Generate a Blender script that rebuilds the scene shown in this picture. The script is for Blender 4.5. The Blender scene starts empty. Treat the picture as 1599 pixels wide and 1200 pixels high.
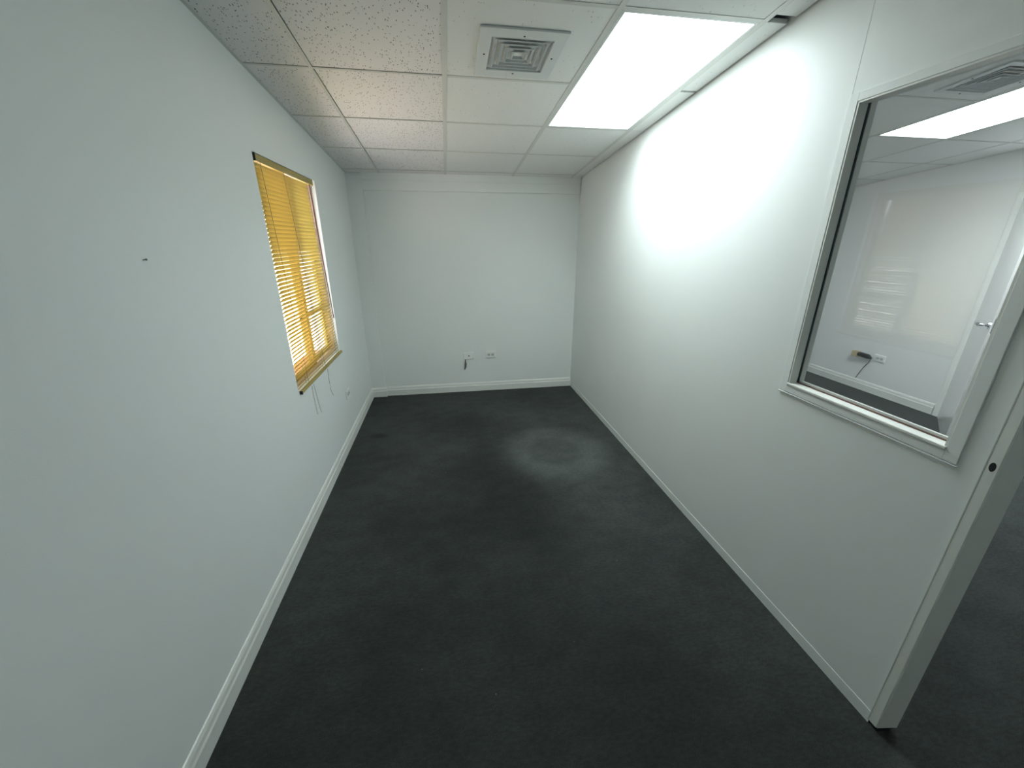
import bpy, bmesh, math, random
from mathutils import Vector, Matrix
random.seed(7)
SC = bpy.context.scene
C = SC.collection

# ------------------------------------------------------------------ camera
F_PX = 616.0
cam_d = bpy.data.cameras.new('camera')
cam_d.sensor_fit = 'HORIZONTAL'; cam_d.sensor_width = 36.0
cam_d.lens = 36.0 * F_PX / 1599.0
cam_d.clip_start = 0.02; cam_d.clip_end = 300
cam = bpy.data.objects.new('camera', cam_d); C.objects.link(cam)
cam.location = (0, 0, 1.6)
cam.rotation_euler = (math.pi/2 - math.atan2(220, 616), 0, -math.radians(9.19))
SC.camera = cam

# ------------------------------------------------------------------ world, sun, exposure
w = bpy.data.worlds.new('sky'); SC.world = w; w.use_nodes = True
bg = w.node_tree.nodes['Background']
bg.inputs['Color'].default_value = (0.80, 0.90, 1.0, 1)
bg.inputs['Strength'].default_value = 4.0
sun_d = bpy.data.lights.new('sun', 'SUN'); sun_d.energy = 34.0; sun_d.angle = math.radians(0.6)
sun_d.color = (1.0, 0.945, 0.92)
sun = bpy.data.objects.new('sun', sun_d); C.objects.link(sun)
sun.rotation_euler = Vector((-0.14, -0.50, -0.86)).to_track_quat('-Z', 'Y').to_euler()   # high, grazing past the window wall
SC.view_settings.view_transform = 'Standard'
SC.view_settings.look = 'None'
SC.view_settings.gamma = 1.0
SC.view_settings.use_curve_mapping = False
SC.view_settings.exposure = 0.0
PANEL, WATT = 8.8, 10.5      # glow of the prismatic diffuser and the tubes' downward light, this room
PANEL2, WATT2 = 13.0, 10.0    # next room

# ------------------------------------------------------------------ materials
def mat(name, col, rough=0.6, metal=0.0, bump=0.0, bscale=200.0, spec=0.5, var=0.0, vscale=3.0):
    m = bpy.data.materials.new(name); m.use_nodes = True
    nt = m.node_tree; b = nt.nodes['Principled BSDF']
    b.inputs['Base Color'].default_value = (*col, 1)
    b.inputs['Roughness'].default_value = rough
    b.inputs['Metallic'].default_value = metal
    b.inputs['Specular IOR Level'].default_value = spec
    geo = nt.nodes.new('ShaderNodeNewGeometry')
    if var > 0:
        n = nt.nodes.new('ShaderNodeTexNoise'); n.inputs['Scale'].default_value = vscale; n.inputs['Detail'].default_value = 6
        nt.links.new(geo.outputs['Position'], n.inputs['Vector'])
        r = nt.nodes.new('ShaderNodeMapRange')
        r.inputs[1].default_value = 0.3; r.inputs[2].default_value = 0.7
        r.inputs[3].default_value = 1 - var; r.inputs[4].default_value = 1 + var
        nt.links.new(n.outputs['Fac'], r.inputs[0])
        v = nt.nodes.new('ShaderNodeVectorMath'); v.operation = 'SCALE'
        v.inputs[0].default_value = col
        nt.links.new(r.outputs[0], v.inputs['Scale']); nt.links.new(v.outputs[0], b.inputs['Base Color'])
    if bump > 0:
        n = nt.nodes.new('ShaderNodeTexNoise'); n.inputs['Scale'].default_value = bscale; n.inputs['Detail'].default_value = 3
        nt.links.new(geo.outputs['Position'], n.inputs['Vector'])
        bp = nt.nodes.new('ShaderNodeBump'); bp.inputs['Strength'].default_value = bump; bp.inputs['Distance'].default_value = 0.002
        nt.links.new(n.outputs['Fac'], bp.inputs['Height']); nt.links.new(bp.outputs['Normal'], b.inputs['Normal'])
    return m

def emit(name, col, s):
    m = bpy.data.materials.new(name); m.use_nodes = True
    nt = m.node_tree; nt.nodes.clear()
    e = nt.nodes.new('ShaderNodeEmission'); e.inputs[0].default_value = (*col, 1); e.inputs[1].default_value = s
    o = nt.nodes.new('ShaderNodeOutputMaterial'); nt.links.new(e.outputs[0], o.inputs[0])
    return m

def glass(name, tint=(1, 1, 1), f0=0.04):
    m = bpy.data.materials.new(name); m.use_nodes = True
    nt = m.node_tree; nt.nodes.clear(); N = nt.nodes.new; L = nt.links.new
    lw = N('ShaderNodeLayerWeight'); lw.inputs['Blend'].default_value = 0.5
    p = N('ShaderNodeMath'); p.operation = 'POWER'; p.inputs[1].default_value = 5.0; L(lw.outputs['Facing'], p.inputs[0])
    a = N('ShaderNodeMath'); a.operation = 'MULTIPLY_ADD'; a.inputs[1].default_value = 1 - f0; a.inputs[2].default_value = f0
    L(p.outputs[0], a.inputs[0])
    t = N('ShaderNodeBsdfTransparent'); t.inputs[0].default_value = (*tint, 1)
    g = N('ShaderNodeBsdfGlossy'); g.inputs['Roughness'].default_value = 0.0
    mx = N('ShaderNodeMixShader'); L(a.outputs[0], mx.inputs[0]); L(t.outputs[0], mx.inputs[1]); L(g.outputs[0], mx.inputs[2])
    o = N('ShaderNodeOutputMaterial'); L(mx.outputs[0], o.inputs[0])
    return m

def tile_mat(name, col, density, depth):
    """mineral-fibre ceiling tile: short dark fissures pitted into an off-white board"""
    m = bpy.data.materials.new(name); m.use_nodes = True
    nt = m.node_tree; N = nt.nodes.new; L = nt.links.new; b = nt.nodes['Principled BSDF']
    b.inputs['Roughness'].default_value = 0.95; b.inputs['Specular IOR Level'].default_value = 0.1
    geo = N('ShaderNodeNewGeometry')
    nz = N('ShaderNodeTexNoise'); nz.inputs['Scale'].default_value = 14; L(geo.outputs['Position'], nz.inputs['Vector'])
    dis = N('ShaderNodeVectorMath'); dis.operation = 'MULTIPLY_ADD'
    dis.inputs[1].default_value = (0.03, 0.03, 0); L(nz.outputs['Color'], dis.inputs[0]); L(geo.outputs['Position'], dis.inputs[2])
    mp = N('ShaderNodeMapping'); mp.inputs['Scale'].default_value = (1, 0.42, 0.2); L(dis.outputs[0], mp.inputs['Vector'])
    v = N('ShaderNodeTexVoronoi'); v.inputs['Scale'].default_value = 120; v.inputs['Randomness'].default_value = 1.0
    L(mp.outputs[0], v.inputs['Vector'])
    # random cell colour decides which cells carry a fissure
    gate = N('ShaderNodeMath'); gate.operation = 'LESS_THAN'; gate.inputs[1].default_value = density
    sep = N('ShaderNodeSeparateColor'); L(v.outputs['Color'], sep.inputs[0]); L(sep.outputs[0], gate.inputs[0])
    near = N('ShaderNodeMapRange'); near.inputs[1].default_value = 0.17; near.inputs[2].default_value = 0.27
    near.inputs[3].default_value = 1; near.inputs[4].default_value = 0; L(v.outputs['Distance'], near.inputs[0])
    mul = N('ShaderNodeMath'); mul.operation = 'MULTIPLY'; L(gate.outputs[0], mul.inputs[0]); L(near.outputs[0], mul.inputs[1])
    sc = N('ShaderNodeMath'); sc.operation = 'MULTIPLY'; sc.inputs[1].default_value = depth; L(mul.outputs[0], sc.inputs[0])
    mx = N('ShaderNodeMix'); mx.data_type = 'RGBA'; L(sc.outputs[0], mx.inputs[0])
    mx.inputs[6].default_value = (*col, 1); mx.inputs[7].default_value = (0.10, 0.085, 0.06, 1)
    L(mx.outputs[2], b.inputs['Base Color'])
    bp = N('ShaderNodeBump'); bp.invert = True; bp.inputs['Strength'].default_value = 0.6; bp.inputs['Distance'].default_value = 0.002
    L(mul.outputs[0], bp.inputs['Height']); L(bp.outputs['Normal'], b.inputs['Normal'])
    return m

def carpet_mat():
    m = bpy.data.materials.new('charcoal_carpet'); m.use_nodes = True
    nt = m.node_tree; N = nt.nodes.new; L = nt.links.new; b = nt.nodes['Principled BSDF']
    b.inputs['Roughness'].default_value = 0.95; b.inputs['Specular IOR Level'].default_value = 0.15
    geo = N('ShaderNodeNewGeometry'); P = geo.outputs['Position']
    def math_(op, a, bb=None, cc=None):
        n = N('ShaderNodeMath'); n.operation = op
        for i, x in enumerate((a, bb, cc)):
            if x is None: continue
            if isinstance(x, (int, float)): n.inputs[i].default_value = x
            else: L(x, n.inputs[i])
        return n.outputs[0]
    def noise(scale, detail=4, stretch=(1, 1, 1)):
        mp = N('ShaderNodeMapping'); mp.inputs['Scale'].default_value = stretch; L(P, mp.inputs['Vector'])
        n = N('ShaderNodeTexNoise'); n.inputs['Scale'].default_value = scale; n.inputs['Detail'].default_value = detail
        L(mp.outputs[0], n.inputs['Vector']); return n.outputs['Fac']
    def ramp(x, a, bb, lo=0.0, hi=1.0):
        r = N('ShaderNodeMapRange'); r.interpolation_type = 'SMOOTHSTEP'
        r.inputs[1].default_value = a; r.inputs[2].default_value = bb; r.inputs[3].default_value = lo; r.inputs[4].default_value = hi
        L(x, r.inputs[0]); return r.outputs[0]
    wob = noise(3.5, 3)
    def dist(cx, cy, sx, sy, wobble=0.25):
        s = N('ShaderNodeVectorMath'); s.operation = 'SUBTRACT'; s.inputs[1].default_value = (cx, cy, 0); L(P, s.inputs[0])
        q = N('ShaderNodeVectorMath'); q.operation = 'MULTIPLY'; q.inputs[1].default_value = (1/sx, 1/sy, 0); L(s.outputs[0], q.inputs[0])
        l = N('ShaderNodeVectorMath'); l.operation = 'LENGTH'; L(q.outputs[0], l.inputs[0])
        return math_('MULTIPLY_ADD', math_('SUBTRACT', wob, 0.5), wobble, l.outputs['Value'])
    f = ramp(noise(1.6, 5), 0.25, 0.75, 0.82, 1.2)
    f = math_('MULTIPLY', f, ramp(noise(9, 5, (0.8, 1.3, 1)), 0.25, 0.75, 0.9, 1.1))
    f = math_('MULTIPLY', f, ramp(noise(60, 3, (0.7, 1.6, 1)), 0.25, 0.75, 0.86, 1.16))
    f = math_('MULTIPLY', f, ramp(noise(420, 2, (0.5, 1.5, 1)), 0.25, 0.75, 0.72, 1.28))
    # pale ring left by wear, with a darker middle
    d = dist(0.80, 2.76, 0.47, 0.47, 0.18)
    ring = math_('MULTIPLY', ramp(d, 0.62, 1.10, 1, 0), ramp(d, 0.36, 0.54, 0.45, 1))
    f = math_('MULTIPLY', f, math_('MULTIPLY_ADD', ring, 0.62, 1.0))
    # dark soiled patches; the broad first one paints dimmer near-floor light into the colour
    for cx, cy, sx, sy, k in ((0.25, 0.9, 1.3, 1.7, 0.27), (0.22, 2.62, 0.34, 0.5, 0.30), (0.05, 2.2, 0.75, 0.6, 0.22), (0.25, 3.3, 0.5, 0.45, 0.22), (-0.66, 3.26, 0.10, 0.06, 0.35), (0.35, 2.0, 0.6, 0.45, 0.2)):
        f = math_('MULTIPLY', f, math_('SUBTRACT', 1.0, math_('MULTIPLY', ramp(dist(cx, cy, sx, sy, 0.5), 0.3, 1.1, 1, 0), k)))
    # a few pale lint specks
    v = N('ShaderNodeTexVoronoi'); v.inputs['Scale'].default_value = 11; L(P, v.inputs['Vector'])
    sp = N('ShaderNodeSeparateColor'); L(v.outputs['Color'], sp.inputs[0])
    speck = math_('MULTIPLY', math_('LESS_THAN', v.outputs['Distance'], 0.035), math_('LESS_THAN', sp.outputs[0], 0.12))
    f = math_('ADD', f, math_('MULTIPLY', speck, 1.6))
    sc = N('ShaderNodeVectorMath'); sc.operation = 'SCALE'; sc.inputs[0].default_value = (0.051, 0.056, 0.0535); L(f, sc.inputs['Scale'])
    L(sc.outputs[0], b.inputs['Base Color'])
    bp = N('ShaderNodeBump'); bp.inputs['Strength'].default_value = 0.7; bp.inputs['Distance'].default_value = 0.003
    L(noise(420, 2, (0.5, 1.5, 1)), bp.inputs['Height']); L(bp.outputs['Normal'], b.inputs['Normal'])
    return m

WALL = mat('white_wall_paint', (0.85, 0.88, 0.865), 0.55, bump=0.10, bscale=260, var=0.015, vscale=1.5)
WALL2 = mat('white_wall_paint_next_room', (0.86, 0.875, 0.855), 0.55, bump=0.10, bscale=260)
TRIM = mat('white_gloss_trim', (0.83, 0.84, 0.80), 0.35, bump=0.05, bscale=120, var=0.03, vscale=9)
SILL = mat('cream_sill_paint', (0.87, 0.87, 0.81), 0.4, bump=0.1, bscale=90, var=0.05, vscale=25)
TILE_F = tile_mat('fissured_tile', (0.875, 0.86, 0.855), 0.62, 0.85)
TILE_S = tile_mat('smooth_tile', (0.86, 0.875, 0.855), 0.12, 0.35)
TEE = mat('white_grid_steel', (0.70, 0.71, 0.67), 0.45)
DECK = mat('dark_plenum', (0.03, 0.035, 0.045), 0.9)
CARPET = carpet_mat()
STEEL = mat('white_enamel_steel', (0.74, 0.77, 0.76), 0.4)
VENTM = mat('grey_vent_enamel', (0.47, 0.50, 0.505), 0.5, var=0.06, vscale=30)
BLACK = mat('black_plastic', (0.012, 0.013, 0.016), 0.5)
DUCT = mat('dark_duct', (0.015, 0.017, 0.022), 0.8)
PLATE = mat('white_plastic_plate', (0.89, 0.90, 0.88), 0.35)
SOCK = mat('socket_face', (0.55, 0.56, 0.54), 0.4)
GREY = mat('grey_cable', (0.16, 0.16, 0.14), 0.6)
CORD = mat('thin_cord', (0.25, 0.24, 0.20), 0.7)
BEIGE = mat('beige_plastic', (0.55, 0.45, 0.28), 0.5)
RED = mat('oxide_red_frame', (0.20, 0.022, 0.020), 0.5, var=0.1, vscale=20)
PINK = mat('terracotta_render', (0.56, 0.30, 0.19), 0.8, var=0.12, vscale=14)
CREAM = mat('pinkish_window_frame', (0.66, 0.50, 0.44), 0.5)
GREYM = mat('ochre_sash', (0.50, 0.36, 0.12), 0.5)
CHROME = mat('chrome', (0.75, 0.76, 0.77), 0.12, metal=1.0)
DOORP = mat('glossy_door_paint', (0.80, 0.79, 0.775), 0.18, var=0.02, vscale=5)
CONC = mat('pale_concrete', (0.70, 0.675, 0.67), 0.9, var=0.1, vscale=1.2, bump=0.3, bscale=30)
GLASS = glass('clear_glass')
AMBER = glass('amber_tinted_glass', (0.92, 0.84, 0.66))
SEALD = mat('dark_glazing_seal', (0.03, 0.04, 0.055), 0.6)
BROWN = mat('old_brown_varnish', (0.16, 0.075, 0.05), 0.6, var=0.3, vscale=60)
HEAD = mat('mustard_metal', (0.42, 0.33, 0.10), 0.4)

def slat_mat():
    m = bpy.data.materials.new('mustard_slat'); m.use_nodes = True
    nt = m.node_tree; N = nt.nodes.new; L = nt.links.new
    b = nt.nodes['Principled BSDF']; b.inputs['Base Color'].default_value = (0.66, 0.55, 0.20, 1)
    b.inputs['Roughness'].default_value = 0.42
    t = N('ShaderNodeBsdfTranslucent'); t.inputs[0].default_value = (0.78, 0.66, 0.27, 1)
    mx = N('ShaderNodeMixShader'); mx.inputs[0].default_value = 0.36
    o = nt.nodes['Material Output']
    L(b.outputs[0], mx.inputs[1]); L(t.outputs[0], mx.inputs[2]); L(mx.outputs[0], o.inputs[0])
    return m
SLAT = slat_mat()

# ------------------------------------------------------------------ mesh helpers
def box(bm, x0, x1, y0, y1, z0, z1, M=None):
    vs = [bm.verts.new((x, y, z)) for z in (z0, z1) for y in (y0, y1) for x in (x0, x1)]
    for f in ((0, 2, 3, 1), (4, 5, 7, 6), (0, 1, 5, 4), (2, 6, 7, 3), (0, 4, 6, 2), (1, 3, 7, 5)):
        bm.faces.new([vs[i] for i in f])
    if M: bmesh.ops.transform(bm, matrix=M, verts=vs)
    return vs

def prism(bm, prof, axis, a0, a1):
    """extrude a 2D profile along an axis: axis 'y' -> prof (x,z); 'x' -> prof (y,z); 'z' -> prof (x,y)"""
    def pt(p, a):
        return {'y': (p[0], a, p[1]), 'x': (a, p[0], p[1]), 'z': (p[0], p[1], a)}[axis]
    A = [bm.verts.new(pt(p, a0)) for p in prof]; B = [bm.verts.new(pt(p, a1)) for p in prof]
    n = len(prof)
    for i in range(n): bm.faces.new((A[i], A[(i+1) % n], B[(i+1) % n], B[i]))
    bm.faces.new(A[::-1]); bm.faces.new(B)

def tube(bm, pts, r, n=8):
    rings = []
    pts = [Vector(p) for p in pts]
    for i, p in enumerate(pts):
        d = (pts[min(i+1, len(pts)-1)] - pts[max(i-1, 0)]).normalized()
        u = d.cross(Vector((0, 0, 1)) if abs(d.z) < 0.9 else Vector((1, 0, 0))).normalized(); v = d.cross(u)
        rr = r[i] if isinstance(r, (list, tuple)) else r
        rings.append([bm.verts.new(p + (u*math.cos(2*math.pi*k/n) + v*math.sin(2*math.pi*k/n))*rr) for k in range(n)])
    for a, b in zip(rings, rings[1:]):
        for k in range(n): bm.faces.new((a[k], a[(k+1) % n], b[(k+1) % n], b[k]))
    bm.faces.new(rings[0][::-1]); bm.faces.new(rings[-1])

def rect_ring(bm, hx, hy, ax, ay, z0, z1):
    R_ = [[bm.verts.new((sx*a, sy*b, z)) for sx, sy in ((-1, -1), (1, -1), (1, 1), (-1, 1))]
          for a, b, z in ((hx, hy, z0), (ax, ay, z0), (ax, ay, z1), (hx, hy, z1))]
    for q in range(4):
        for k in range(4):
            l = (k+1) % 4
            bm.faces.new((R_[q][k], R_[q][l], R_[(q+1) % 4][l], R_[(q+1) % 4][k]))

def obj(name, bm, m, parent=None, bevel=0.0, smooth=False):
    bmesh.ops.recalc_face_normals(bm, faces=bm.faces[:])
    me = bpy.data.meshes.new(name); bm.to_mesh(me); bm.free()
    if m: me.materials.append(m)
    if smooth:
        for p in me.polygons: p.use_smooth = True
    o = bpy.data.objects.new(name, me); C.objects.link(o)
    if parent: o.parent = parent
    if bevel > 0:
        md = o.modifiers.new('bevel', 'BEVEL'); md.width = bevel; md.segments = 2; md.limit_method = 'ANGLE'
    return o

def boxes(name, lst, m, parent=None, bevel=0.0):
    bm = bmesh.new()
    for b in lst: box(bm, *b)
    return obj(name, bm, m, parent, bevel)

def struct(o): o['kind'] = 'structure'; return o
def tag(o, label, cat, group=None):
    o['label'] = label; o['category'] = cat
    if group: o['group'] = group
    return o
def empty(name, loc=(0, 0, 0), rot=(0, 0, 0)):
    o = bpy.data.objects.new(name, None); C.objects.link(o); o.location = loc; o.rotation_euler = rot
    o.empty_display_size = 0.1
    return o

# ------------------------------------------------------------------ layout (metres)
XL, XR, XR2 = -0.868, 1.392, 1.455     # left wall, partition faces
YB = 4.27                              # back wall
YF = -1.3                              # wall behind the camera
XN = 4.68                              # far wall of next room
YN = 4.62
WT = 3.0
SL = -0.0814                           # the hung ceiling drops towards the back wall
ceil_z = lambda y: 2.558 + SL*y

# ------------------------------------------------------------------ floor and walls
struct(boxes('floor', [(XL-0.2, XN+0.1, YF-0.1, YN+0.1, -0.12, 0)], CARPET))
# left wall with window opening
WY0, WY1, WZ0, WZ1 = 2.276, 3.232, 0.797, 2.008
XO = XL - 0.16
struct(boxes('wall_left', [(XO, XL, YF, WY0, -0.1, WT), (XO, XL, WY1, YN, -0.1, WT),
                    (XO, XL, WY0, WY1, -0.1, WZ0), (XO, XL, WY0, WY1, WZ1, WT)], WALL))
wb = struct(boxes('wall_back', [(XL, XR, YB, YB+0.12, -0.1, WT)], WALL))
boxes('corner_pier', [(XL, -0.725, YB-0.022, YB, 0, WT)], WALL, wb)
boxes('fascia_board', [(-0.725, XR-0.006, YB-0.026, YB, 2.068, 2.30)], WALL, wb, 0.002)
boxes('fascia_lip', [(-0.725, XR-0.006, YB-0.036, YB-0.026, 2.155, 2.30)], WALL, wb, 0.002)
struct(boxes('wall_rear', [(XL-0.16, XN+0.1, YF-0.1, YF, -0.1, WT)], WALL))
# partition (window opening + doorway)
PY0, PY1, PZ0, PZ1 = 0.790, 1.352, 1.046, 2.046
DJ0, DJ1 = -0.22, 0.70
wr = struct(boxes('wall_right', [(XR, XR2, PY1, YB, 0, WT), (XR, XR2, PY0, PY1, 0, PZ0), (XR, XR2, PY0, PY1, PZ1, WT),
                      (XR, XR2, DJ1, PY0, 0.012, WT), (XR, XR2, DJ0, DJ1, 2.08, WT), (XR, XR2, YF, DJ0, 0, WT)], WALL))
boxes('panel_joint', [(XR-0.0005, XR, 1.384, 1.3865, PZ1+0.03, WT)], WALL, wr)
boxes('panel_joint', [(XR-0.0004, XR, 2.60, 2.602, 0.06, WT)], WALL, wr)
struct(boxes('wall_next_far', [(XN, XN+0.12, YF, 1.98, -0.1, WT), (XN, XN+0.12, 2.80, YN, -0.1, WT), (XN, XN+0.12, 1.98, 2.80, 2.03, WT)], WALL2))
struct(boxes('wall_next_back', [(XR2-0.1, XN, YN, YN+0.12, -0.1, WT)], WALL2))
struct(boxes('wall_next_beyond', [(XN+1.3, XN+1.4, 1.0, 4.0, -0.1, WT)], WALL2))

# baseboards: moulded profile (lower face, bevelled top)
def base_profile(t, h):
    return [(0, 0), (t, 0), (t, h*0.62), (t*0.72, h*0.70), (t*0.62, h*0.86), (t*0.30, h*0.97), (0, h)]
bm = bmesh.new(); prism(bm, [(XL + p[0], p[1]) for p in base_profile(0.014, 0.105)], 'y', YF, YB-0.022)
struct(obj('baseboard_left', bm, TRIM))
bm = bmesh.new(); prism(bm, [(YB - p[0], p[1]) for p in base_profile(0.014, 0.102)], 'x', -0.712, XR)
prism(bm, [(YB-0.022 - p[0], p[1]) for p in base_profile(0.014, 0.102)], 'x', XL, -0.711)
struct(obj('baseboard_back', bm, TRIM))
struct(boxes('baseboard_right', [(XR-0.0015, XR, DJ1+0.001, YB-0.014, 0, 0.05)], WALL))
bm = bmesh.new(); prism(bm, [(XN - p[0], p[1]) for p in base_profile(0.016, 0.11)], 'y', 2.87, YN)
struct(obj('baseboard_next_far', bm, TRIM))

# ------------------------------------------------------------------ hung ceiling: tiles and grid are parts of it
cc = 1/math.cos(math.atan(SL))
ceil = struct(boxes('ceiling', [(XL-0.1, XN+0.1, YF*cc-0.05, 4.75, 0.16, 0.20)], DECK))
ceil.location = (0, 0, 2.558); ceil.rotation_euler = (math.atan(SL), 0, 0)
mesh_cache = {}
def tile(x0, x1, y0, y1, m, gaps=(0.004, 0.004, 0.004, 0.004), rot=0.0):
    x0 += gaps[0]; x1 -= gaps[1]; y0 += gaps[2]; y1 -= gaps[3]
    sx, sy = round(x1-x0, 3), round(y1-y0, 3)
    k = (sx, sy, m.name)
    if k not in mesh_cache:
        bm = bmesh.new(); box(bm, -sx/2, sx/2, -sy/2, sy/2, 0, 0.016)
        o = obj('ceiling_tile', bm, m, ceil); mesh_cache[k] = o.data
    else:
        o = bpy.data.objects.new('ceiling_tile', mesh_cache[k]); C.objects.link(o); o.parent = ceil
    o.location = ((x0+x1)/2, (y0+y1)/2, 0.0022); o.rotation_euler = (0, 0, rot)
    return o
def tee(x0, x1, y0, y1, along, fw=0.011):
    bm = bmesh.new()
    if along == 'y':
        xm = (x0+x1)/2
        box(bm, xm-fw, xm+fw, y0, y1, 0, 0.0018); box(bm, xm-0.001, xm+0.001, y0, y1, 0.0018, 0.035)
    else:
        ym = (y0+y1)/2
        box(bm, x0, x1, ym-fw, ym+fw, 0.0002, 0.0016); box(bm, x0, x1, ym-0.001, ym+0.001, 0.0016, 0.030)
    return obj('grid_runner' if along == 'y' else 'cross_tee', bm, TEE, ceil)

PITCH = 0.597
rows = [2.935*cc + PITCH*k for k in range(-7, 3)]        # tee lines across
rows = [r for r in rows if r > YF*cc+0.05] + [YB*cc]
rows = [YF*cc] + rows
cols = [XL, -0.568, 0.045, 0.690, 1.283, XR]
for x in cols[1:-1]: tee(x, x, YF*cc, YB*cc, 'y', 0.012 if x > 0 else 0.008)
li0, li1 = rows.index(min(rows, key=lambda r: abs(r-1.741*cc))), rows.index(min(rows, key=lambda r: abs(r-2.935*cc)))
L_Y0, L_Y1 = rows[li0], rows[li1]
for r in rows[1:-1]:
    for i in range(5):
        if i == 3 and L_Y0 + 0.1 < r < L_Y1 - 0.1: continue
        if i == 4 : continue
        tee(cols[i]+0.002, cols[i+1]-0.002, r, r, 'x', 0.007 if i < 2 else 0.010)
# wall angles
boxes('wall_angle', [(XL, XL+0.014, YF*cc, YB*cc, -0.0005, 0.0015)], TEE, ceil)
boxes('wall_angle', [(XL, XR, YB*cc-0.034, YB*cc-0.010, -0.0008, 0.0012)], TEE, ceil)
for i in range(5):
    for j in range(len(rows)-1):
        y0, y1 = rows[j], rows[j+1]
        if i == 3 and L_Y0 - 0.01 <= y0 < L_Y1 - 0.1: continue
        if i == 4:                                         # narrow offcuts beside the partition, gaps left open
            if y0 < L_Y0 - 0.01 and y0 > L_Y0 - 0.7: tile(cols[4], XR-0.006, y0, y1, TILE_S, (0.004, 0.002, 0.004, 0.040))
            elif abs(y0 - L_Y0) < 0.01: tile(cols[4], XR-0.005, y0, y1, TILE_S, (0.004, 0.002, 0.006, 0.004), 0.002)
            elif abs(y1 - L_Y1) < 0.01: tile(cols[4], XR-0.004, y0, y1, TILE_S, (0.004, 0.004, 0.016, 0.004), -0.002)
            else: tile(cols[4], XR-0.004, y0, y1, TILE_S, (0.004, 0.002, 0.003, 0.003))
            continue
        if i < 2:
            g = (0.0125, 0.004, 0.004, 0.0125) if i == 1 else (0.004, 0.003, 0.004, 0.0098)
            tile(cols[i], cols[i+1], y0, y1, TILE_F, g, random.uniform(-0.004, 0.004) if i == 1 else random.uniform(-0.003, 0.003))
        else:
            tile(cols[i], cols[i+1], y0, y1, TILE_S, (0.004, 0.004, 0.004, 0.008 if (i == 2 and y1 > 4) else 0.004))
# next room part of the same hung ceiling
ncols = [XR2, 1.88, 2.49, 3.105, 3.735, 4.345, XN]
nrows = [YF*cc, -0.65, -0.07, 0.51, 1.09, 1.67, 2.25, 2.84, 3.42, 4.0, YN*cc]
for x in ncols[1:-1]: tee(x, x, YF*cc, YN*cc, 'y', 0.011)
for r in nrows[1:-1]:
    for i in range(6):
        if i == 3 and 1.7 < r < 2.8: continue
        tee(ncols[i]+0.002, ncols[i+1]-0.002, r, r, 'x', 0.008)
for i in range(6):
    for j in range(len(nrows)-1):
        if i == 3 and 1.6 < nrows[j] < 2.8: continue
        tile(ncols[i], ncols[i+1], nrows[j], nrows[j+1], TILE_S, (0.004, 0.004, 0.004, 0.0105 if i in (4, 5) else 0.004), 0)

# ------------------------------------------------------------------ ceiling lights (troffers)
CR = (math.atan(SL), 0, 0)
def on_ceiling(x, yl):      # ceiling-local y -> world
    return (x, yl*math.cos(CR[0]), 2.558 + yl*math.sin(CR[0]))
def troffer(x0, x1, y0, y1, strength, watt, label):
    t = empty('ceiling_light', on_ceiling((x0+x1)/2, (y0+y1)/2), CR)
    hx, hy = (x1-x0)/2 - 0.012, (y1-y0)/2 - 0.010
    fr = 0.014
    bm = bmesh.new(); rect_ring(bm, hx, hy, hx-fr, hy-fr, 0.0, 0.012); obj('frame', bm, STEEL, t, 0.0015)
    boxes('housing', [(-hx, hx, -hy, hy, 0.10, 0.104), (-hx, -hx+0.003, -hy, hy, 0.012, 0.10), (hx-0.003, hx, -hy, hy, 0.012, 0.10),
                      (-hx, hx, -hy, -hy+0.003, 0.012, 0.10), (-hx, hx, hy-0.003, hy, 0.012, 0.10)], STEEL, t)
    boxes('diffuser', [(-hx+fr, hx-fr, -hy+fr, hy-fr, 0.004, 0.008)], emit('lit_diffuser', (0.87, 0.995, 1.0), strength), t)
    ld = bpy.data.lights.new('tube_light', 'AREA'); ld.shape = 'RECTANGLE'
    ld.size = 2*(hx-fr); ld.size_y = 2*(hy-fr); ld.energy = watt; ld.color = (0.87, 0.995, 1.0); ld.spread = math.radians(145)
    lo = bpy.data.objects.new('tube_light', ld); C.objects.link(lo); lo.parent = t; lo.location = (0, 0, 0.003)
    return tag(t, label, 'ceiling light')
troffer(0.690, 1.283, L_Y0, L_Y1, PANEL, WATT, 'large lit rectangular fluorescent panel in the ceiling beside the right wall')
troffer(3.105, 3.735, 1.67, 2.84, PANEL2, WATT2, 'lit fluorescent panel in the next room seen through the interior window')

# ------------------------------------------------------------------ square louvred air vents
def frustum(bm, a0, z0, a1, z1, t=0.0016):
    """open square cone shell, half size a0 at z0 to a1 at z1"""
    def ring(a, z): return [bm.verts.new((sx*a, sy*a, z)) for sx, sy in ((-1, -1), (1, -1), (1, 1), (-1, 1))]
    o0, o1, i0, i1 = ring(a0, z0), ring(a1, z1), ring(a0-t, z0), ring(a1-t, z1)
    for k in range(4):
        l = (k+1) % 4
        bm.faces.new((o0[k], o0[l], o1[l], o1[k])); bm.faces.new((i0[k], i1[k], i1[l], i0[l]))
        bm.faces.new((o0[k], i0[k], i0[l], o0[l])); bm.faces.new((o1[k], o1[l], i1[l], i1[k]))
def lipped(bm, b, lip=0.0080):
    """square louvre ring: flat lip at the bottom, then a blade sloping up and inwards"""
    pr = [(b, -0.006), (b-lip, -0.006), (b-lip-0.022, 0.020), (b-lip-0.021, 0.0208), (b-lip+0.001, -0.0048), (b, -0.0048)]
    R_ = [[bm.verts.new((sx*a, sy*a, z)) for sx, sy in ((-1, -1), (1, -1), (1, 1), (-1, 1))] for a, z in pr]
    n = len(pr)
    for q in range(n):
        for k in range(4):
            l = (k+1) % 4
            bm.faces.new((R_[q][k], R_[q][l], R_[(q+1) % n][l], R_[(q+1) % n][k]))
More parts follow.
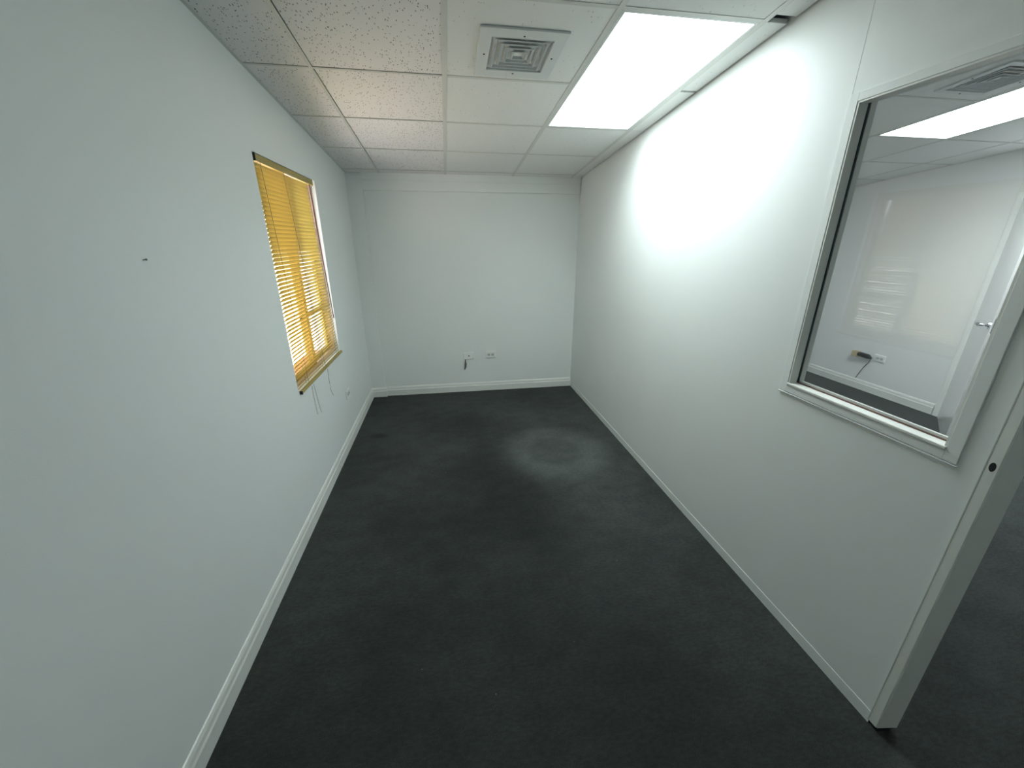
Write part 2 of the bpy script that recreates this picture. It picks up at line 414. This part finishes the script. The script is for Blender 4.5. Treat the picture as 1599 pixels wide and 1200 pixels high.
def vent(x, yl, hxp, hyp, label):
    t = empty('air_vent', on_ceiling(x, yl), CR)
    a = 0.131
    bm = bmesh.new(); rect_ring(bm, hxp, hyp, a, a, -0.007, 0.001); obj('face_plate', bm, STEEL, t, 0.0015)
    boxes('duct', [(-a, a, -a, a, 0.10, 0.104), (-a-0.002, -a, -a, a, 0.001, 0.10), (a, a+0.002, -a, a, 0.001, 0.10),
                   (-a, a, -a-0.002, -a, 0.001, 0.10), (-a, a, a, a+0.002, 0.001, 0.10)], DUCT, t)
    bm = bmesh.new(); frustum(bm, a+0.0012, -0.004, a-0.016, 0.028); obj('collar', bm, VENTM, t)
    for k in range(4):
        b = 0.115 - 0.0272*k
        bm = bmesh.new(); lipped(bm, b)
        obj('louvre_ring', bm, VENTM, t)
    bm = bmesh.new(); frustum(bm, 0.026, -0.002, 0.010, 0.020); box(bm, -0.0215, 0.0215, -0.0215, 0.0215, 0.003, 0.0045)
    obj('centre_cone', bm, VENTM, t)
    boxes('cross_brace', [(-a, a, -0.003, 0.003, 0.027, 0.032), (-0.003, 0.003, -a, a, 0.027, 0.032)], DUCT, t)
    for sx, sy in ((0, -1), (0, 1), (-1, 0), (1, 0)):
        bm = bmesh.new(); q = 0.152
        tube(bm, [(sx*q, sy*q, -0.0085), (sx*q, sy*q, -0.006)], 0.0042, 8)
        obj('screw', bm, BLACK, t)
    return tag(t, label, 'air vent')
vent(0.368, 2.104*cc, 0.183, 0.193, 'square louvred air vent in the ceiling tile left of the large lit panel')
vent(2.845, 2.005*cc, 0.16, 0.16, 'louvred ceiling vent in the next room seen through the interior window')

# ------------------------------------------------------------------ window in the left wall (outer window)
win = struct(empty('window_1', (XL, (WY0+WY1)/2, WZ0)))
ox, oy, oz = XL, (WY0+WY1)/2, WZ0
def wbox(name, lst, m, bevel=0.0):
    return boxes(name, [(a-ox, b-ox, c-oy, d-oy, e-oz, f-oz) for a, b, c, d, e, f in lst], m, win, bevel)
fx0, fx1 = XL-0.085, XL-0.030
wbox('frame', [(fx0, fx1, WY0, WY0+0.022, WZ0, WZ1), (fx0, fx1, WY1-0.022, WY1, WZ0, WZ1),
               (fx0, fx1, WY0+0.022, WY1-0.022, WZ0, WZ0+0.028), (fx0, fx1, WY0+0.022, WY1-0.022, WZ1-0.028, WZ1)], CREAM, 0.002)
wbox('sash', [(XL-0.060, XL-0.040, 2.735, 2.785, WZ0+0.028, WZ1-0.028), (XL-0.060, XL-0.040, WY0+0.022, 2.735, WZ0+0.028, WZ0+0.06),
              (XL-0.060, XL-0.040, WY0+0.022, 2.735, WZ1-0.06, WZ1-0.028), (XL-0.060, XL-0.040, WY0+0.022, WY0+0.05, WZ0+0.06, WZ1-0.06)], GREYM, 0.002)
wbox('sash', [(XL-0.084, XL-0.064, 3.165, WY1-0.022, WZ0+0.028, WZ1-0.028), (XL-0.084, XL-0.064, 2.735, 3.165, WZ0+0.028, WZ0+0.06),
              (XL-0.084, XL-0.064, 2.735, 3.165, WZ1-0.06, WZ1-0.028), (XL-0.084, XL-0.064, 2.735, 3.165, 1.13, 1.16),
              (XL-0.084, XL-0.064, 2.735, 2.765, WZ0+0.06, WZ1-0.06)], GREYM, 0.002)
wbox('pane', [(XL-0.052, XL-0.048, WY0+0.05, 2.735, WZ0+0.06, WZ1-0.06)], AMBER)
wbox('pane', [(XL-0.076, XL-0.072, 2.765, 3.165, WZ0+0.06, 1.13)], GLASS)
wbox('pane', [(XL-0.076, XL-0.072, 2.765, 3.165, 1.16, WZ1-0.06)], GLASS)
wbox('outer_sill', [(XO-0.05, fx0, WY0-0.03, WY1+0.03, WZ0-0.05, WZ0+0.004)], PINK, 0.004)

# outside
struct(boxes('ground_outside', [(-40, XO-0.001, -40, 40, -0.5, -0.25)], CONC))

# ------------------------------------------------------------------ venetian blind
BX = XL - 0.006
bl = empty('window_blind', (BX, 2.29, 0.775))
bx, by, bz = bl.location
def bbox(name, lst, m, bevel=0.0, parent=bl):
    return boxes(name, [(a-bx, b-bx, c-by, d-by, e-bz, f-bz) for a, b, c, d, e, f in lst], m, parent, bevel)
ZT, ZB = 1.968, 0.808
hr = bbox('head_rail', [(XL-0.020, XL+0.008, 2.284, 3.135, 1.970, 2.002)], HEAD, 0.003)
bbox('end_cap', [(XL-0.021, XL+0.009, 2.279, 2.284, 1.969, 2.004)], BLACK, 0, bl)
bbox('end_cap', [(XL-0.021, XL+0.010, 3.135, 3.15, 1.967, 2.004)], HEAD, 0.001, bl)
bbox('lip', [(XL+0.008, XL+0.0095, 2.284, 3.12, 1.968, 1.974)], HEAD, 0, bl)
NS = 56
TILT = math.radians(54)
SWD = 0.0255
def slat_mesh(length):
    bm = bmesh.new(); n = 4; R_ = []
    for k in range(n+1):
        u = -SWD/2 + SWD*k/n
        crown = 0.0016*(1-(2*u/SWD)**2)
        # u<0 is the window side (lower), u>0 is the room side (higher)
        x = u*math.cos(TILT) - crown*math.sin(TILT); z = u*math.sin(TILT) + crown*math.cos(TILT)
        R_.append((x, z))
    th = 0.0004
    prof = [(x-th*math.sin(TILT), z+th*math.cos(TILT)) for x, z in R_] + [(x, z) for x, z in R_[::-1]]
    prism(bm, prof, 'y', 0, length)
    return bm
for i in range(NS):
    f = i/(NS-1.0)                                         # 0 at the top
    z = ZT - 0.016 - f*(ZT-0.016 - ZB - 0.006)
    y0 = 2.286 + 0.006*f; y1 = 3.070 + 0.125*f
    bm = slat_mesh(y1-y0)
    o = obj('slat', bm, SLAT, bl)
    o.location = (0.008*f, y0-by, z-bz)
    o.rotation_euler = (random.uniform(-0.0016, 0.0016), random.uniform(-0.05, 0.05) - 0.02*math.sin(f*9), 0)
bbox('bottom_rail', [(XL-0.006, XL+0.016, 2.293, 3.225, 0.778, 0.796)], HEAD, 0.004)
bbox('end_cap', [(XL-0.007, XL+0.017, 2.288, 2.293, 0.777, 0.797)], BLACK)
bbox('end_cap', [(XL-0.007, XL+0.017, 3.225, 3.23, 0.777, 0.797)], HEAD)
for (ya, yb2) in ((2.345, 2.43), (2.645, 2.785), (3.045, 3.15)):
    for dx in (0.0075, -0.0075):
        bm = bmesh.new(); tube(bm, [(dx, ya-by, 1.972-bz), (dx+0.009, yb2-by, 0.795-bz)], 0.0011, 5)
        obj('ladder_cord', bm, CORD, bl)
for pts in ([(XL+0.02, 2.44, 0.776), (XL+0.016, 2.45, 0.70), (XL+0.010, 2.475, 0.62), (XL+0.008, 2.487, 0.565)],
            [(XL+0.02, 2.475, 0.776), (XL+0.018, 2.50, 0.69), (XL+0.014, 2.53, 0.60), (XL+0.014, 2.547, 0.552)],
            [(XL+0.02, 2.79, 0.776), (XL+0.012, 2.81, 0.68), (XL+0.006, 2.835, 0.60), (XL+0.004, 2.88, 0.545)]):
    bm = bmesh.new(); tube(bm, [(a-bx, b-by, c-bz) for a, b, c in pts], 0.0012, 5)
    obj('pull_cord', bm, CORD, bl)
bm = bmesh.new(); tube(bm, [(XL+0.012-bx, 3.058-by, 1.965-bz), (XL+0.010-bx, 3.165-by, 1.065-bz)], 0.0032, 8)
obj('tilt_wand', bm, RED, bl)
tag(bl, 'mustard yellow venetian blind hanging over the window in the left wall', 'blind')

# ------------------------------------------------------------------ interior window in the partition
iw = struct(empty('window_2', (XR, (PY0+PY1)/2, PZ0)))
ox2, oy2, oz2 = XR, (PY0+PY1)/2, PZ0
def ibox(name, lst, m, bevel=0.0):
    return boxes(name, [(a-ox2, b-ox2, c-oy2, d-oy2, e-oz2, f-oz2) for a, b, c, d, e, f in lst], m, iw, bevel)
GX = XR + 0.036
t = 0.006
ibox('casing', [(XR-t, XR, PY1, PY1+0.032, PZ0-0.034, PZ1+0.026)], WALL, 0.001)
ibox('casing', [(XR-t, XR, PY0-0.034, PY0, PZ0-0.034, PZ1+0.026)], WALL, 0.001)
ibox('casing', [(XR-t, XR, PY0, PY1, PZ1, PZ1+0.026)], WALL, 0.001)
ibox('casing', [(XR-t, XR, PY0, PY1, PZ0-0.034, PZ0-0.003)], WALL, 0.001)
ibox('sill', [(XR-t-0.004, GX-0.004, PY0, PY1, PZ0-0.003, PZ0+0.006)], SILL, 0.002)
ibox('sill', [(GX+0.004, XR2+0.004, PY0, PY1, PZ0-0.003, PZ0+0.006)], SILL, 0.002)
ibox('caulk_line', [(XR-t-0.001, XR, PY0-0.036, PY1+0.036, PZ0-0.040, PZ0-0.037)], WALL, 0.002)
ibox('jamb_lining', [(XR-0.004, GX-0.005, PY1-0.007, PY1, PZ0+0.006, PZ1)], TRIM)
ibox('jamb_lining', [(GX+0.005, XR2, PY1-0.009, PY1, PZ0+0.006, PZ1)], TRIM)
ibox('jamb_lining', [(XR-0.004, GX-0.005, PY0, PY0+0.007, PZ0+0.006, PZ1)], TRIM)
ibox('jamb_lining', [(XR-0.004, GX-0.005, PY0+0.007, PY1-0.007, PZ1-0.006, PZ1)], TRIM)
ibox('glazing_seal', [(GX-0.004, GX+0.003, PY1-0.0095, PY1-0.001, PZ0+0.006, PZ1)], SEALD)
ibox('glazing_seal', [(GX-0.005, GX+0.005, PY0, PY0+0.006, PZ0+0.006, PZ1)], TRIM)
ibox('glazing_bead', [(GX-0.006, GX+0.006, PY0+0.006, PY1-0.010, PZ0-0.002, PZ0+0.0075)], BROWN)
ibox('glazing_bead', [(GX+0.003, GX+0.012, PY0+0.006, PY1-0.010, PZ0+0.006, PZ0+0.016)], TRIM)
ibox('pane', [(GX-0.0025, GX+0.0025, PY0+0.006, PY1-0.010, PZ0+0.010, PZ1)], GLASS)

# door lining at the end of the partition, with the strike hole
tr = struct(empty('trim_1', (XR, DJ1, 0)))
def hole_board():
    """jamb board along z with an oval hole through its face"""
    bm = bmesh.new()
    y1, y0 = DJ1, 0.662
    x0, x1 = XR-0.006, XR2+0.002
    prism(bm, [(x0, y0+0.014), (x0+0.002, y0+0.011), (x0+0.005, y0+0.0095), (x1, y0), (x1, y1), (x0, y1)], 'z', 0.018, 2.08)
    for v in bm.verts: v.co -= Vector((XR, DJ1, 0))
    return bm
jb = obj('jamb_board', hole_board(), TRIM, tr)
bm = bmesh.new(); tube(bm, [(-0.0064, -0.013, 1.047), (0.004, -0.013, 1.047)], 0.0070, 14)
for v in bm.verts: v.co.z = 1.047 + (v.co.z-1.047)*1.9
obj('strike_hole', bm, BLACK, tr)
boxes('jamb_groove', [(XR-0.0065-XR, XR-0.004-XR, -0.0006, 0.002, 0.018, 2.08)], mat('grey_groove_filler', (0.55, 0.58, 0.54), 0.7), tr)
boxes('head_board', [(-0.006, XR2+0.002-XR, DJ0-DJ1, -0.038, 2.05, 2.08)], TRIM, tr)
boxes('jamb_gap_shade', [(0.002, XR2-0.004-XR, -0.030, -0.002, 0.0, 0.018)], BLACK, tr)  # black block standing in for the shadow in the gap under the jamb

# ------------------------------------------------------------------ nail in the left wall
bm = bmesh.new(); tube(bm, [(0, 0, 0), (0.006, 0, 0.001), (0.0065, 0, 0.001), (0.0085, 0, 0.001)], [0.0015, 0.0015, 0.0034, 0.003], 10)
o = obj('wall_nail', bm, GREY); o.location = (XL, 1.361, 1.554)
tag(o, 'small dark nail sticking out of the bare left wall', 'nail')

# ------------------------------------------------------------------ wall outlets
def outlet(loc, rotz, kind, label):
    """plate lies in local xz, front towards -y"""
    t = empty('wall_outlet', loc, (0, 0, rotz))
    boxes('plate', [(-0.058, 0.058, -0.010, 0.0, -0.037, 0.037)], PLATE, t, 0.003)
    if kind == 'duplex':
        for s in (-1, 1):
            sk = boxes('socket', [(s*0.021-0.015, s*0.021+0.015, -0.0115, -0.009, -0.014, 0.014)], SOCK, t, 0.003)
            for q in (-1, 1):
                boxes('slot', [(s*0.021+q*0.006-0.0012, s*0.021+q*0.006+0.0012, -0.0122, -0.0108, -0.004, 0.005)], BLACK, sk)
    else:
        bm = bmesh.new(); tube(bm, [(0, -0.0125, 0), (0, -0.009, 0)], 0.007, 12); obj('jack', bm, BLACK, t)
    return tag(t, label, 'outlet')
outlet((0.203, YB, 0.418), 0, 'jack', 'white wall plate with one dark hole on the back wall, left of the pair')
outlet((0.449, YB, 0.423), 0, 'duplex', 'white double socket plate on the back wall, right of the pair')
outlet((XL, 3.262, 0.415), math.pi/2, 'duplex', 'white socket plate low on the left wall past the blind')
outlet((XN, 3.49, 0.400), -math.pi/2, 'duplex', 'white socket plate in the next room beside a black plug')
# frayed cable below the plate
cb = empty('cable_stub', (0.165, YB, 0.375))
bm = bmesh.new(); tube(bm, [(0.0, -0.002, 0.002), (-0.001, -0.012, -0.02), (0.001, -0.014, -0.05), (-0.004, -0.012, -0.078)], [0.005, 0.006, 0.010, 0.009], 8)
obj('sheath', bm, GREY, cb)
for dx, dz in ((-0.012, -0.105), (-0.005, -0.108), (0.006, -0.088)):
    bm = bmesh.new(); tube(bm, [(-0.004, -0.012, -0.075), (dx*1.4, -0.012, dz)], 0.0034, 5); obj('wire', bm, GREY, cb)
tag(cb, 'short frayed grey cable hanging from the wall below the one-hole plate', 'cable')

# plug with adapter in the next room
pg = empty('power_plug', (XN, 3.62, 0.40))
boxes('adapter', [(-0.060, -0.006, 0.085, 0.150, -0.035, 0.030)], BEIGE, pg, 0.006)
bm = bmesh.new(); tube(bm, [(-0.035, 0.085, 0.0), (-0.035, 0.06, 0.0), (-0.035, -0.03, -0.004), (-0.035, -0.055, -0.010), (-0.035, -0.07, -0.014)], [0.022, 0.026, 0.026, 0.014, 0.006], 10)
obj('plug_body', bm, BLACK, pg)
bm = bmesh.new(); tube(bm, [(-0.035, -0.065, -0.013), (-0.03, -0.05, -0.06), (-0.02, 0.0, -0.14), (-0.012, 0.03, -0.20), (-0.02, 0.05, -0.28)], 0.0045, 6)
obj('cord', bm, GREY, pg)
tag(pg, 'black power plug with beige adapter on the far wall of the next room', 'plug')

# ------------------------------------------------------------------ door in the next room (open) and its casing
dc = struct(empty('trim_2', (XN, 2.80, 0)))
boxes('casing', [(-0.018, 0, 0.0, 0.062, 0.0, 2.0)], TRIM, dc, 0.003)
boxes('casing', [(-0.018, 0, -0.88, -0.82, 0.0, 2.0)], TRIM, dc, 0.003)
boxes('casing', [(-0.018, 0, -0.88, 0.062, 2.0, 2.06)], TRIM, dc, 0.003)
ang = math.atan2(-0.311, -0.406)
dr = struct(empty('door_1', (XN-0.03, 2.785, 0.012), (0, 0, ang)))
boxes('leaf', [(0, 0.80, -0.02, 0.02, 0, 1.975)], DOORP, dr, 0.003)
for zz in (0.22, 1.0, 1.75):
    bm = bmesh.new(); tube(bm, [(-0.006, 0.022, zz-0.05), (-0.006, 0.022, zz+0.05)], 0.007, 8); obj('hinge', bm, CHROME, dr)
for s in (-1, 1):
    h = empty('lever_handle', (0.735, s*0.02, 1.00)); h.parent = dr
    bm = bmesh.new(); tube(bm, [(0, 0, 0), (0, s*0.010, 0)], 0.027, 16); obj('rosette', bm, CHROME, h)
    bm = bmesh.new(); tube(bm, [(0, s*0.008, 0), (0, s*0.045, 0), (-0.012, s*0.055, 0), (-0.05, s*0.058, 0), (-0.115, s*0.056, 0.002), (-0.125, s*0.052, 0.002)],
                           [0.010, 0.010, 0.013, 0.015, 0.014, 0.010], 10); obj('lever', bm, CHROME, h, 0, True)
boxes('latch_plate', [(0.80, 0.801, -0.012, 0.012, 0.95, 1.06)], CHROME, dr)
